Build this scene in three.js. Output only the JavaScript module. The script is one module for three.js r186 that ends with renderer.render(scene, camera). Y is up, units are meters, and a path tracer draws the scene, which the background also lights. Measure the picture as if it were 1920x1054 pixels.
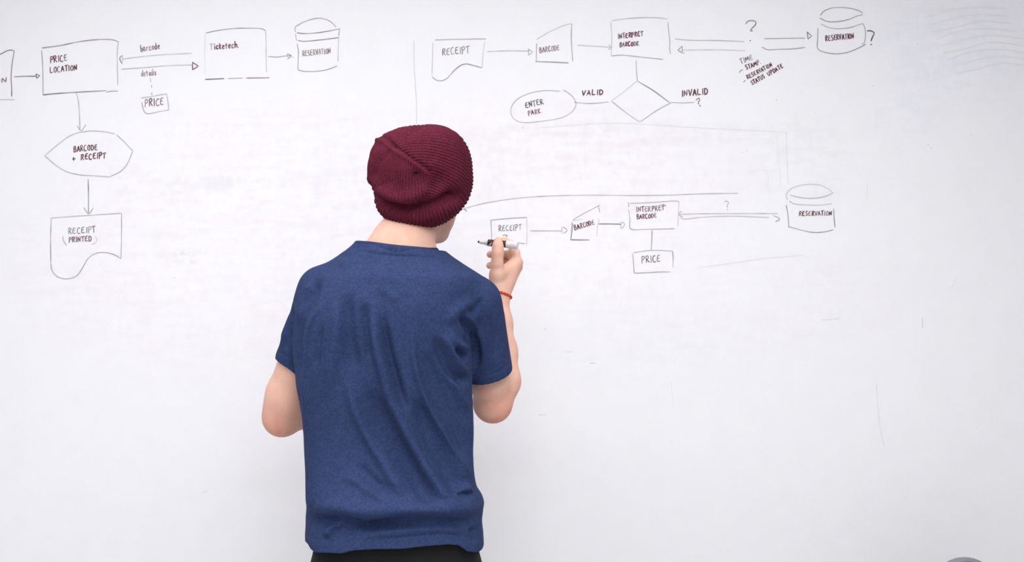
import * as THREE from 'three';
import { RectAreaLightUniformsLib } from 'three/addons/lights/RectAreaLightUniformsLib.js';
import { RoundedBoxGeometry } from 'three/addons/geometries/RoundedBoxGeometry.js';
import { mergeGeometries } from 'three/addons/utils/BufferGeometryUtils.js';

// ---------------------------------------------------------------- camera, light, exposure
const scene = new THREE.Scene();
scene.background = new THREE.Color(0x000000);
const FOCAL = 2000, EYE = 1.5;                       // pixels of the 1920 x 1054 frame; metres
const camera = new THREE.PerspectiveCamera(2 * Math.atan(527 / FOCAL) * 180 / Math.PI, 1920 / 1054, 0.05, 40);
camera.position.set(0, EYE, 0);
camera.lookAt(0, EYE, -5);
const renderer = new THREE.WebGLRenderer({ antialias: true });
renderer.toneMapping = THREE.LinearToneMapping;
renderer.toneMappingExposure = 0.91;
renderer.shadowMap.enabled = true;
renderer.shadowMap.type = THREE.PCFSoftShadowMap;
RectAreaLightUniformsLib.init();
const WALL_Z = -2.9, CEILING_Y = 2.75;
// ceiling panels: [x, z, width (x), depth (z), intensity]
const PANELS = [
  [-0.85, -1.75, 1.1, 0.8, 3.5],
  [0.35, -1.75, 1.1, 0.8, 2.2],
  [-1.5, -0.65, 1.9, 0.8, 4.2],
  [0.6, -0.65, 1.9, 0.8, 5.6],
  [0.1, 0.3, 1.8, 0.8, 6.2],  // rear bank starts here: unseen panel added for fill light
  [0.2, 1.4, 1.8, 0.8, 10.0],  // unseen panel added behind the camera to lift the lower board
];
const LIGHT_TINT = new THREE.Color(0.99, 0.995, 1.0);

// ---------------------------------------------------------------- small helpers
let seed = 7;
const rnd = () => { seed = (seed * 1664525 + 1013904223) >>> 0; return seed / 4294967296; };
const V = (x, y, z) => new THREE.Vector3(x, y, z);
const lerp = (a, b, t) => a + (b - a) * t, clamp = (x, a, b) => Math.min(b, Math.max(a, x));
const smooth = (a, b, x) => { const t = clamp((x - a) / (b - a), 0, 1); return t * t * (3 - 2 * t); };
const hash = (x, y, z) => { let n = Math.imul(x | 0, 374761393) ^ Math.imul(y | 0, 668265263) ^ Math.imul(z | 0, 2147483629 % 1274126177); n = Math.imul(n ^ (n >>> 13), 1274126177); return ((n ^ (n >>> 16)) >>> 0) / 4294967296; };
const noise3 = (x, y, z) => {
  const ix = Math.floor(x), iy = Math.floor(y), iz = Math.floor(z), s = (t) => t * t * (3 - 2 * t), u = s(x - ix), v = s(y - iy), w = s(z - iz);
  const c = (a, b, d) => hash(ix + a, iy + b, iz + d);
  return lerp(lerp(lerp(c(0, 0, 0), c(1, 0, 0), u), lerp(c(0, 1, 0), c(1, 1, 0), u), v), lerp(lerp(c(0, 0, 1), c(1, 0, 1), u), lerp(c(0, 1, 1), c(1, 1, 1), u), v), w);
};
const fbm = (x, y, z, n = 4) => { let s = 0, a = 0.5, t = 0; for (let i = 0; i < n; i++) { s += a * noise3(x, y, z); t += a; a *= 0.5; x = x * 2.03 + 17; y = y * 2.03 + 5; z = z * 2.03 + 9; } return s / t; };
// a measured place: where something seen at (px, py) stands when it is `depth` metres in front of the photographer
const Q = (px, py, depth) => V((px - 960) * depth / FOCAL, EYE - (py - 527) * depth / FOCAL, -depth);
const names = new Map();
const numbered = (n) => { const k = names.get(n) ?? 0; names.set(n, k + 1); return k ? `${n}_${String(k).padStart(3, '0')}` : n; };
function mesh(name, geometry, material, parent = scene, label) {
  const m = new THREE.Mesh(geometry, material);
  m.name = parent === scene ? numbered(name) : name; m.castShadow = m.receiveShadow = true;
  if (label) m.userData.label = label;
  parent.add(m); return m;
}
function struct(name, geometry, material) { const m = mesh(name, geometry, material); m.userData.kind = 'structure'; return m; }
function thing(name, label, category, pos = [0, 0, 0], turn = 0) {
  const g = new THREE.Group(); g.name = numbered(name); g.position.set(...pos); g.rotation.y = turn; g.userData = { label, category }; scene.add(g); return g;
}
const box = (w, h, d, x, y, z) => new THREE.BoxGeometry(w, h, d).translate(x, y, z);
const rbox = (w, h, d, r, x, y, z) => new RoundedBoxGeometry(w, h, d, 3, r).translate(x, y, z);
function tube(pts, r, seg = 24, round = 10, closed = false) { return new THREE.TubeGeometry(new THREE.CatmullRomCurve3(pts, closed), seg, r, round, closed); }

// ---------------------------------------------------------------- the room
const wallPaint = new THREE.MeshStandardMaterial({ color: 0xa3a3a6, roughness: 0.85 });
const paint = new THREE.MeshStandardMaterial({ color: 0xe9e8e8, roughness: 0.85 });
const floorMat = new THREE.MeshStandardMaterial({ color: 0xcfced0, roughness: 0.7 });
{
  const x0 = -2.6, x1 = 3.2, z0 = WALL_Z - 0.03, z1 = 2.6, t = 0.12, H = CEILING_Y;
  struct('floor', box(x1 - x0 + 2 * t, t, z1 - z0 + 2 * t, (x0 + x1) / 2, -t / 2, (z0 + z1) / 2), floorMat);
  struct('ceiling', box(x1 - x0 + 2 * t, t, z1 - z0 + 2 * t, (x0 + x1) / 2, H + t / 2, (z0 + z1) / 2), paint);
  struct('wall_front', box(x1 - x0, H, t, (x0 + x1) / 2, H / 2, z0 - t / 2), paint);
  struct('wall_rear', box(x1 - x0, H, t, (x0 + x1) / 2, H / 2, z1 + t / 2), wallPaint);
  struct('wall_left', box(t, H, z1 - z0, x0 - t / 2, H / 2, (z0 + z1) / 2), wallPaint);
  struct('wall_right', box(t, H, z1 - z0, x1 + t / 2, H / 2, (z0 + z1) / 2), wallPaint);
}
{
  const diffuserMat = new THREE.MeshStandardMaterial({ color: 0xf4f4f4, emissive: LIGHT_TINT, emissiveIntensity: 1.2, roughness: 0.6 });
  const frameMat = new THREE.MeshStandardMaterial({ color: 0xdddddd, roughness: 0.5 });
  const where = ['above and behind the person', 'above the raised hand', 'between person and viewer on the left', 'between person and viewer on the right', 'added over the viewer as unseen fill', 'added behind the viewer as unseen fill'];
  PANELS.forEach(([x, z, w, d, power], i) => {
    const g = thing('ceiling_light', `flat white ceiling light panel ${where[i]}`, 'ceiling light', [x, CEILING_Y - 0.04, z]);
    mesh('frame', mergeGeometries([box(w + 0.06, 0.04, 0.03, 0, 0.02, d / 2 + 0.015), box(w + 0.06, 0.04, 0.03, 0, 0.02, -d / 2 - 0.015), box(0.03, 0.04, d, w / 2 + 0.015, 0.02, 0), box(0.03, 0.04, d, -w / 2 - 0.015, 0.02, 0)]), frameMat, g);
    mesh('diffuser', box(w, 0.01, d, 0, 0.012, 0), diffuserMat, g);
    const l = new THREE.RectAreaLight(LIGHT_TINT, power, w, d);
    l.position.set(x, CEILING_Y - 0.045, z); l.lookAt(x, 0, z); scene.add(l);
  });
}

// ---------------------------------------------------------------- the whiteboard and what is drawn on it
const BOARD = { x: 0, y: 1.5, w: 4.2, h: 2.2 };
const BPX = -WALL_Z / FOCAL;                                       // metres on the board per pixel of the photograph
const bx = (px) => (px - 960) * BPX, by = (py) => EYE - (py - 527) * BPX;
const board = thing('whiteboard', 'large white dry-erase wall board covered with hand-drawn ticket flowcharts', 'whiteboard', [0, 0, WALL_Z]);
{
  const W = 1600, Hh = 838, data = new Uint8Array(W * Hh * 4);
  const patches = [                                                // old ink rubbed into the enamel: x, y, radii (photo pixels), strength, kind (0 red ink, 1 blue ink, 2 grey)
    [520, 330, 330, 120, 1, 0], [1040, 380, 260, 170, 0.8, 0], [420, 560, 330, 120, 0.7, 0], [1190, 330, 220, 80, 0.7, 0], [1340, 560, 300, 90, 0.5, 0], [200, 470, 160, 110, 0.6, 0], [980, 240, 260, 60, 0.6, 0],
    [1790, 90, 130, 90, 1, 1], [1210, 650, 160, 60, 0.5, 1], [700, 470, 260, 200, 0.5, 1], [1700, 210, 60, 40, 0.7, 1], [350, 480, 26, 14, 2, 2], [430, 345, 120, 14, 1, 2], [1230, 250, 300, 20, 0.8, 2], [1510, 300, 80, 80, 0.6, 2],
  ];
  const tint = [[0.25, 1, 0.75], [1, 0.7, 0.1], [1, 1, 1]];
  for (let j = 0; j < Hh; j++) for (let i = 0; i < W; i++) {
    const mx = BOARD.x + ((i + 0.5) / W - 0.5) * BOARD.w, my = BOARD.y + ((j + 0.5) / Hh - 0.5) * BOARD.h, px = mx / BPX + 960, py = 527 - (my - EYE) / BPX;
    let r = 0, g = 0, b = 0;
    for (const [cx, cy, rx, ry, s, k] of patches) {
      const d = ((px - cx) / rx) ** 2 + ((py - cy) / ry) ** 2;
      if (d > 2.2) continue;
      const streak = fbm(px / 46 + k * 31, py / 9 + cx, 3.3, 3) * 0.65 + fbm(px / 9, py / 14 + cy, k, 3) * 0.5;
      const a = s * (1 - smooth(0.2, 2.2, d)) * smooth(0.45, 0.78, streak) * 0.024;
      r += a * tint[k][0]; g += a * tint[k][1]; b += a * tint[k][2];
    }
    const grain = (hash(i, j, 5) - 0.5) * 0.006 + (fbm(px / 30, py / 30, 8, 3) - 0.5) * 0.012, o = (j * W + i) * 4;
    const q = (v) => clamp(Math.round(255 * v), 0, 255);
    data[o] = q(0.952 - r + grain); data[o + 1] = q(0.949 - g + grain); data[o + 2] = q(0.962 - b + grain); data[o + 3] = 255;
  }
  const map = new THREE.DataTexture(data, W, Hh, THREE.RGBAFormat);
  map.colorSpace = THREE.SRGBColorSpace; map.magFilter = THREE.LinearFilter; map.minFilter = THREE.LinearMipmapLinearFilter; map.generateMipmaps = true; map.needsUpdate = true;
  const enamel = new THREE.MeshPhysicalMaterial({ map, roughness: 0.55, specularIntensity: 0.35 });
  const back = new THREE.MeshStandardMaterial({ color: 0xd8d8d8, roughness: 0.8 });
  const alu = new THREE.MeshStandardMaterial({ color: 0xc8cacc, roughness: 0.35, metalness: 0.8 });
  mesh('panel', box(BOARD.w, BOARD.h, 0.024, BOARD.x, BOARD.y, -0.0135), back, board);
  mesh('writing_surface', new THREE.PlaneGeometry(BOARD.w, BOARD.h).translate(BOARD.x, BOARD.y, 0), enamel, board);
  mesh('frame', mergeGeometries([rbox(BOARD.w + 0.05, 0.025, 0.035, 0.004, BOARD.x, BOARD.y + BOARD.h / 2 + 0.0125, -0.01), rbox(BOARD.w + 0.05, 0.025, 0.035, 0.004, BOARD.x, BOARD.y - BOARD.h / 2 - 0.0125, -0.01),
    rbox(0.025, BOARD.h, 0.035, 0.004, BOARD.x - BOARD.w / 2 - 0.0125, BOARD.y, -0.01), rbox(0.025, BOARD.h, 0.035, 0.004, BOARD.x + BOARD.w / 2 + 0.0125, BOARD.y, -0.01)]), alu, board);
}

const inkMat = new THREE.MeshStandardMaterial({ vertexColors: true, roughness: 0.6 });
const WHITE = [0.88, 0.875, 0.9], BLACK = [0.045, 0.035, 0.045], RED = [0.13, 0.012, 0.028];
// one ink line: points in photo pixels, width w (pixels), density d (0 dry .. 1 full), r = how much the marker's red shows
class Ink {
  constructor() { this.p = []; this.c = []; this.i = []; this.lift = 0.0005; }
  ln(list, { w = 1.7, d = 0.6, r = 0.12, sharp = false, fade = 0.3 } = {}) {
    const pts = typeof list === 'string' ? list.trim().split(/\s+/).map((s) => s.split(',').map(Number)) : list;
    const out = [];
    const L = pts.slice(1).reduce((s, p, k) => s + Math.hypot(p[0] - pts[k][0], p[1] - pts[k][1]), 0), step = Math.max(0.7, Math.min(3, L / 10));
    if (sharp || pts.length < 3) {
      for (let k = 0; k + 1 < pts.length; k++) { const l = Math.hypot(pts[k + 1][0] - pts[k][0], pts[k + 1][1] - pts[k][1]), n = Math.max(1, Math.ceil(l / step)); for (let t = 0; t < n; t++) out.push([lerp(pts[k][0], pts[k + 1][0], t / n), lerp(pts[k][1], pts[k + 1][1], t / n)]); }
      out.push(pts[pts.length - 1]);
    } else {
      const c = new THREE.CatmullRomCurve3(pts.map((p) => V(p[0], p[1], 0)), false, 'centripetal'), n = Math.max(4, Math.ceil(L / step));
      for (let t = 0; t <= n; t++) { const q = c.getPoint(t / n); out.push([q.x, q.y]); }
    }
    const id = rnd() * 1000, base = this.p.length / 3, n = out.length;
    this.lift += 0.0000005;
    for (let k = 0; k < n; k++) {
      const a = out[Math.max(0, k - 1)], b = out[Math.min(n - 1, k + 1)], l = Math.hypot(b[0] - a[0], b[1] - a[1]) || 1, ux = (b[0] - a[0]) / l, uy = (b[1] - a[1]) / l;
      const along = noise3(out[k][0] / 16 + id, out[k][1] / 16, id), fine = noise3(out[k][0] / 3 + id, out[k][1] / 3, id + 7);
      const hw = w * (0.42 + 0.16 * along) * (k === 0 || k === n - 1 ? 0.6 : 1), ex = k === 0 ? -w * 0.3 : k === n - 1 ? w * 0.3 : 0;
      const dens = clamp(d * (1 - fade * 0.6 + fade * 1.2 * along) - (fine > 0.72 ? 0.12 * fade : 0), 0.05, 1), red = clamp(r * (0.5 + along), 0, 1);
      for (const s of [-1, 1]) {
        this.p.push(bx(out[k][0] + ux * ex - uy * hw * s), by(out[k][1] + uy * ex + ux * hw * s), this.lift);
        for (let q = 0; q < 3; q++) this.c.push(lerp(WHITE[q], lerp(BLACK[q], RED[q], red), dens));
      }
      if (k) { const m = base + k * 2; this.i.push(m - 2, m - 1, m, m - 1, m + 1, m); }
    }
    return this;
  }
  text(str, x0, y0, x1, y1, h, o = {}) {                           // written along the base line from (x0, y0) to (x1, y1) with letters h high
    const adv = [...str].map((c) => (c === ' ' ? 0.55 : 'IilT.('.includes(c) ? (c === 'T' ? 0.95 : 0.5) : c === 'M' ? 1.25 : 1)), total = adv.reduce((a, b) => a + b, 0), L = Math.hypot(x1 - x0, y1 - y0), ux = (x1 - x0) / L, uy = (y1 - y0) / L, unit = L / total;
    let at = 0;
    [...str].forEach((c, k) => {
      const wdt = adv[k] * unit * 0.82, dx = (rnd() - 0.5) * 0.6, dy = (rnd() - 0.5) * h * 0.1, hh = h * (0.93 + rnd() * 0.14), slant = (o.slant ?? 0.05) + (rnd() - 0.5) * 0.1;
      const dense = Math.min(1, (o.d ?? 0.8) * (0.95 + rnd() * 0.25) + 0.08), red = (o.r ?? 0.5) * (0.6 + rnd() * 1.3);
      const place = (gx, gy) => { const lx = at + gx * wdt + (1 - gy) * hh * slant + dx, ly = (gy - 1) * hh + dy; return [x0 + ux * lx - uy * ly, y0 + uy * lx + ux * ly]; };
      for (const stroke of (GLYPH[c] ?? '').split('|').filter(Boolean)) {
        const curved = stroke[0] === '~', pts = stroke.replace('~', '').trim().split(' ').map((s) => place(...s.split(',').map(Number)));
        this.ln(pts, { w: o.w ?? 1.9, d: dense, r: red, sharp: !curved, fade: 0.25 });
      }
      at += adv[k] * unit;
    });
    return this;
  }
  dot(x, y, s = 1.3, o = {}) { return this.ln([[x - s / 2, y], [x + s / 2, y]], { w: s * 1.6, d: 0.7, ...o }); }
  add(name, parent, label) {
    const g = new THREE.BufferGeometry();
    g.setAttribute('position', new THREE.Float32BufferAttribute(this.p, 3)); g.setAttribute('color', new THREE.Float32BufferAttribute(this.c, 3));
    g.setAttribute('normal', new THREE.Float32BufferAttribute(this.p.map((_, k) => (k % 3 === 2 ? 1 : 0)), 3)); g.setIndex(this.i);
    return mesh(name, g, inkMat, parent, label);
  }
}
const GLYPH = {
  A: '0,1 .45,.02 .9,1|.18,.66 .75,.6', B: '.12,.05 .1,1|~.05,.08 .5,0 .75,.2 .5,.42 .15,.48|~.15,.48 .65,.5 .85,.75 .6,.98 .1,1', C: '~.85,.1 .5,.02 .15,.3 .1,.7 .42,1 .9,.88',
  D: '.15,.05 .15,.98|~.05,.05 .6,.05 .92,.42 .7,.85 .15,.98', E: '~.85,.04 .3,.1 .12,.5 .2,.92 .88,.92|.15,.5 .7,.44', I: '.5,.02 .45,1', K: '.15,0 .12,1|.8,.02 .18,.55 .85,.98',
  L: '~.18,0 .12,.6 .2,.95 .85,.9', M: '0,1 .18,.05 .5,.7 .82,.02 .98,1', N: '.08,1 .12,.08 .8,.95 .88,0', O: '~.5,.05 .12,.4 .2,.88 .6,.98 .9,.55 .7,.1 .45,.06', P: '.18,.05 .15,1.05|~.08,.12 .55,0 .88,.22 .6,.48 .2,.55',
  R: '.15,.05 .12,1|~.06,.1 .55,0 .8,.2 .55,.45 .2,.52|.3,.52 .9,.98', S: '~.85,.08 .4,.05 .18,.3 .5,.5 .8,.72 .5,.98 .1,.9', T: '0,.1 1,.0|.5,.05 .48,1', U: '~.1,.02 .12,.75 .45,1 .8,.75 .85,0', V: '.05,.05 .42,1 .9,0',
  a: '~.8,.5 .4,.42 .12,.7 .35,1 .75,.8|~.8,.45 .78,.9 .95,1', b: '~.15,0 .14,.95|~.15,.6 .55,.45 .85,.72 .55,1 .15,.92', c: '~.85,.52 .5,.42 .15,.7 .4,1 .88,.9', d: '~.8,.5 .4,.45 .12,.72 .4,1 .78,.85|.82,0 .8,1', e: '~.15,.72 .85,.62 .55,.42 .15,.68 .35,1 .88,.9',
  h: '.15,0 .12,1|~.15,.65 .5,.45 .78,.6 .8,1', i: '.4,.45 .4,1|.4,.18 .45,.24', k: '.15,.1 .12,1|.75,.35 .2,.68 .8,1', l: '.45,0 .4,1', n: '.15,.45 .12,1|~.15,.6 .5,.45 .78,.6 .8,1', o: '~.5,.44 .15,.65 .3,.98 .7,.95 .85,.65 .5,.44', r: '.2,.45 .18,1|~.2,.65 .5,.45 .8,.48', s: '~.8,.5 .4,.48 .35,.68 .7,.78 .6,1 .15,.95', t: '.4,.15 .42,1|.05,.45 .8,.42',
  '?': '~.1,.2 .4,0 .85,.12 .7,.4 .45,.62 .45,.75|.46,.93 .5,.98', '+': '.3,.25 .35,.95|.05,.65 .85,.55', '(': '~.2,0 .3,.6 .9,1.1', ')': '~.6,0 .9,.4 .3,1', '.': '.2,.9 .35,.95', '-': '.1,.65 .8,.4',
};
const draw = (name, label, parent = board) => ({ ink: new Ink(), done() { return this.ink.add(name, parent, label); }, name });
const shape = (name, label, f, lettering, lf) => {                  // a drawn figure and, as its sub-part, the words inside it
  const k = new Ink(); f(k); const m = k.add(name, board, label);
  if (lf) {                                                          // every word is a piece of its own
    const words = []; let now = new Ink(); now.lift = 0.0007;
    const t = { text(...a) { if (now.p.length) { words.push(now); now = new Ink(); now.lift = 0.0007; } now.text(...a); return t; }, ln(...a) { now.ln(...a); return t; }, dot(...a) { now.dot(...a); return t; } };
    lf(t); words.push(now);
    for (const q of words) q.add('lettering', m, words.length === 1 ? lettering : undefined);
  }
  return m;
};

// left chart
shape('drawn_box', 'hand-drawn slanted box cut off by the left edge', (k) => k.ln('-40,114 0,102 14,95 22,94 27,96', { d: 0.75 }).ln('27,96 23,118 21,145 22,165 22,181', { d: 0.75, w: 2 }).ln('-40,190 0,187 27,187', { d: 0.4 }),
  'red handwritten letters', (t) => t.text('ON', -9, 156, 15, 154, 9, { d: 0.6, r: 1.3 }));
shape('drawn_arrow', null, (k) => k.ln('27,144 50,143 68,143', { w: 2, d: 0.75 }).ln('68,139 75,142 69,147 67.5,139', { d: 0.8, sharp: true }));
shape('drawn_box', 'hand-drawn box around the words PRICE LOCATION', (k) => k.ln('79,90 110,86 150,78 190,74 212,75 221,78', { d: 0.62, w: 2, r: 0.5 }).ln('78,95 80,120 81,178', { d: 0.6 }).ln('222,78 220,96 220,120 221,160', { d: 0.42 }).ln('81,178 100,176 145,173 199,170', { d: 0.72, w: 2 }).ln('199,173 210,171 221,171', { d: 0.5 }),
  'words PRICE LOCATION in red-black marker', (t) => t.text('PRICE', 94, 118, 128, 114, 12, { r: 0.6 }).text('LOCATION', 94, 137, 146, 131, 10.5, { r: 1 }));
shape('drawn_arrow', 'pair of arrows marked barcode and details', (k) => k.ln('229,111 260,107 300,103 360,100', { d: 0.36 }).ln('230,104 225,108 225,112 229,120', { d: 0.7 }).ln('230,104 229,119', { d: 0.35 }).ln('228,130 270,127 320,123 360,122', { d: 0.45 }).ln('361,117 372,124 361,131 361,117', { d: 0.85, w: 2, sharp: true, r: 0.4 }).ln('282,146 283,154', { d: 0.35 }).ln('284,160 284.5,164', { d: 0.55 }).ln('284.5,174 285,178', { d: 0.6 }),
  'words barcode and details', (t) => t.text('barcode', 264, 97, 301, 91, 12, { d: 0.7, r: 0.5, w: 1.6 }).text('details', 265, 144, 294, 140, 11, { d: 0.65, r: 0.8, w: 1.5 }));
shape('drawn_box', 'small drawn box around the word PRICE below the word details', (k) => k.ln('265,184 290,180 312,176 314,184 317,206', { d: 0.45, sharp: true }).ln('317,206 300,209 275,213 270,208 266,192', { d: 0.5 }),
  'word PRICE', (t) => t.text('PRICE', 271, 200, 309, 197, 14, { d: 0.68, r: 0.45 }));
shape('drawn_box', 'hand-drawn open box right of the two arrows', (k) => k.ln('386,62 410,57 440,53.5 470,53 490,54 498,57', { d: 0.65 }).ln('498,57 499,80 499,110 500,136', { d: 0.38 }).ln('385,65 384,100 385,138', { d: 0.14 }).ln('385,149 420,147.5', { d: 0.85, w: 2 }).ln('428,147.5 455,146.5', { d: 0.6 }).ln('462,146.5 505,146', { d: 0.7, w: 2, r: 0.7 }),
  'handwritten name in red-black marker', (t) => t.text('T', 393, 94, 401, 94, 12, { d: 0.3, r: 0.2 }).text('icketech.', 402, 93, 449, 89, 12, { d: 0.85, r: 0.55, slant: 0.08 }));
shape('drawn_arrow', null, (k) => k.ln('503,106 520,107 535,105 546,104.5', { d: 0.6 }).ln('538,101 546,104.5 539,111', { d: 0.65 }).ln('538,101 540,107', { d: 0.4 }).dot(549, 107.5, 1));
shape('drawn_cylinder', 'drawn database cylinder reading RESERVATION above the person', (k) => k.ln('554,50 570,41 590,35 603,34.5 615,38 625,45 630,51', { d: 0.6, r: 0.4 }).ln('554,50 553,55 554,60', { d: 0.5 }).ln('557,61.5 568,63 590,62 615,58.5 637,54', { d: 0.65, r: 0.3 }).ln('637,54 635,68', { d: 0.55 }).ln('559,76 568,77.5 595,75.5 636,70.5', { d: 0.75, r: 0.4 }).ln('554,64 556,76', { d: 0.45 }).ln('557,82 559.5,95 559,115 558.5,131', { d: 0.55 }).ln('635,71 634,95 634,115', { d: 0.35 }).ln('558.5,131 568,133.5 590,134 612,131 632,124', { d: 0.55 }),
  'word RESERVATION', (t) => t.text('RESERVATION', 567, 106, 621, 100, 10.5, { d: 0.65, r: 0.6, w: 1.5 }));
shape('drawn_arrow', null, (k) => k.ln('143,173 147,190 149,215 150,243', { d: 0.5 }).ln('145,236 151,245 154,244 161,234', { d: 0.55 }));
shape('drawn_hexagon', 'hand-drawn pointed oval reading BARCODE + RECEIPT', (k) => k.ln('84,292 110,270 135,253 165,246 195,247 215,251', { d: 0.42 }).ln('219,253 234,267 249,283', { d: 0.5, sharp: true }).ln('249,283 240,305 228,320 205,332', { d: 0.48 }).ln('205,332 180,330 150,328 125,322 105,310 84,292', { d: 0.5 }),
  'words BARCODE + RECEIPT in red-black marker', (t) => t.text('BARCODE', 138, 285, 184, 281, 10.5, { r: 0.7, w: 1.8 }).text('+', 136, 302, 144, 301, 8, { r: 0.3 }).text('RECEIPT', 152, 300, 200, 297, 11, { r: 1.1, w: 2 }));
shape('drawn_arrow', null, (k) => k.ln('165.5,336 166,365 166,400', { d: 0.7 }).ln('157,389 163,398 167,401 175,390', { d: 0.55 }));
shape('drawn_document', 'drawn curled sheet reading RECEIPT (PRINTED)', (k) => k.ln('96,409 150,405 227,400', { d: 0.45 }).ln('96,409 95,450 95.5,495', { d: 0.58 }).ln('95.5,495 98,508 108,519 125,523 143,518 155,502 165,485 180,475 200,474 215,478 227,485', { d: 0.55 }).ln('228,400 228,440 227,485', { d: 0.55 }),
  'words RECEIPT (PRINTED)', (t) => t.text('RECEIPT', 128, 439, 181, 436, 11.5, { d: 0.6, r: 0.35, w: 1.6 }).text('PRINTED', 129, 455, 173, 452, 10, { d: 0.75, r: 0.6, w: 1.9 }).ln('118,443 119,450 122,456 125,460', { d: 0.5 }).ln('179,444 182,448 180,454 172,459', { d: 0.3 }));
shape('drawn_line', 'long thin upright dividing line above the beanie', (k) => k.ln('776,77 776.5,120 779,160 781,200 781,238', { d: 0.26, w: 1.5 }));

// upper right chart
shape('drawn_document', 'drawn curled sheet reading RECEIPT at the top centre', (k) => k.ln('816,75 850,74 911,73', { d: 0.55 }).ln('812,80 811,105 810,140', { d: 0.32 }).ln('909,77 906,100 904,127', { d: 0.28 }).ln('810,144 818,150 828,151.5 838,147 852,132 865,122 875,120 888,123 903,127', { d: 0.6, w: 1.9 }),
  'word RECEIPT', (t) => t.text('RECEIPT', 829, 104, 882, 100, 13, { d: 0.62, r: 0.25, w: 1.6 }));
shape('drawn_arrow', null, (k) => k.ln('914,97 950,95.5 992,96', { d: 0.45 }).ln('990,92 999,97.5 991,104 991,92', { d: 0.55, sharp: true }));
shape('drawn_box', 'drawn slant-topped box reading BARCODE at the top centre', (k) => k.ln('1006,74 1030,60 1060,47 1072,44.5', { d: 0.36 }).ln('1072,45 1071,70 1074,115', { d: 0.6, w: 1.9 }).ln('1006,82 1005.5,115', { d: 0.5 }).ln('1004,115.5 1035,116.5 1066,118', { d: 0.7, w: 2 }),
  'word BARCODE', (t) => t.text('BARCODE', 1012, 99, 1050, 94, 9.5, { d: 0.65, r: 0.6, w: 1.6 }));
shape('drawn_arrow', null, (k) => k.ln('1083,85 1110,86.5 1144,88.5', { d: 0.42 }).ln('1141,84 1145.5,88.5 1141,93', { d: 0.45 }));
shape('drawn_box', 'large drawn box reading INTERPRET BARCODE above the diamond', (k) => k.ln('1147,39 1175,35 1210,33 1240,34 1252,36', { d: 0.4 }).ln('1145,42 1147,65 1146,103', { d: 0.36 }).ln('1146,105 1165,103.5 1200,107 1243,111.5', { d: 0.52 }).ln('1252,41 1254,60 1256,80 1255.5,92 1257,101', { d: 0.5 }),
  'words INTERPRET BARCODE in red-black marker', (t) => t.text('INTERPRET', 1159, 73, 1207, 67, 9, { r: 0.7, w: 1.9 }).text('BARCODE', 1162, 88, 1199, 85, 8, { r: 0.9, w: 1.9 }));
shape('drawn_diamond', 'hand-drawn decision diamond with a stem above it', (k) => k.ln('1192.5,114 1193.5,135 1195,152', { d: 0.5 }).ln('1195,152 1225,170 1255,192', { d: 0.62, w: 1.9 }).ln('1194,152 1170,172 1147,189', { d: 0.3 }).ln('1147,190 1175,212 1195,226 1200,228 1204,226 1230,208 1259,192', { d: 0.45 }));
shape('drawn_line', 'line to the diamond under the word VALID', (k) => k.ln('1077,192 1100,194 1120,193.5 1141,191', { d: 0.5, r: 0.3 }), 'word VALID in dark red-black marker', (t) => t.text('VALID', 1091, 179, 1132, 178, 10, { d: 0.95, r: 0.6, w: 2.1 }));
shape('drawn_line', 'line from the diamond to the word INVALID and a question mark', (k) => k.ln('1259,192 1280,193 1302,192', { d: 0.42 }), 'word INVALID with a question mark', (t) => t.text('INVALID', 1278, 181, 1329, 177, 11.5, { d: 0.95, r: 0.7, w: 2.1 }).ln('1305,188 1310,184 1312,187 1309,192 1310.5,196', { d: 0.9 }).dot(1312.5, 198.5, 1.4));
shape('drawn_oval', 'hand-drawn rounded shape reading ENTER', (k) => k.ln('1050,171 1020,170 990,176 968,188 958,204 960,218 970,227 985,230 1010,228 1055,220 1074,208 1080,195 1074,182 1062,172 1056,169', { d: 0.45 }),
  'two handwritten words in red-black marker', (t) => t.text('ENTER', 986, 203, 1021, 195, 10.5, { d: 0.75, r: 0.2, w: 1.7, slant: 0 }).text('PARK.', 991, 217, 1018, 211, 9, { d: 0.75, r: 0.7, w: 1.7 }));
shape('drawn_arrow', 'pair of broken arrows with a large question mark', (k) => k.ln('1266,73 1290,75.5 1340,76 1395,78', { d: 0.45 }).ln('1279,94 1340,93.5 1397,95', { d: 0.36 }).ln('1279,86.5 1271,94 1279,99.5 1279,86.5', { d: 0.6, sharp: true }).dot(1282, 99.5, 1.2).ln('1433,72.5 1470,72 1509,71.5', { d: 0.55 }).ln('1429,88.5 1438,93 1460,92.5 1490,91.5 1509,89', { d: 0.55 }).ln('1513,60 1522,67.5 1515,73.5 1513.5,60', { d: 0.7, sharp: true }),
  'large question mark', (t) => t.ln('1398,45 1402,40 1410,38.5 1417,41 1416,47 1410,53 1407,58 1411,58', { d: 0.8, w: 2.1 }).text('.', 1405, 77, 1413, 77, 8, { w: 2.2 }));
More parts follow.
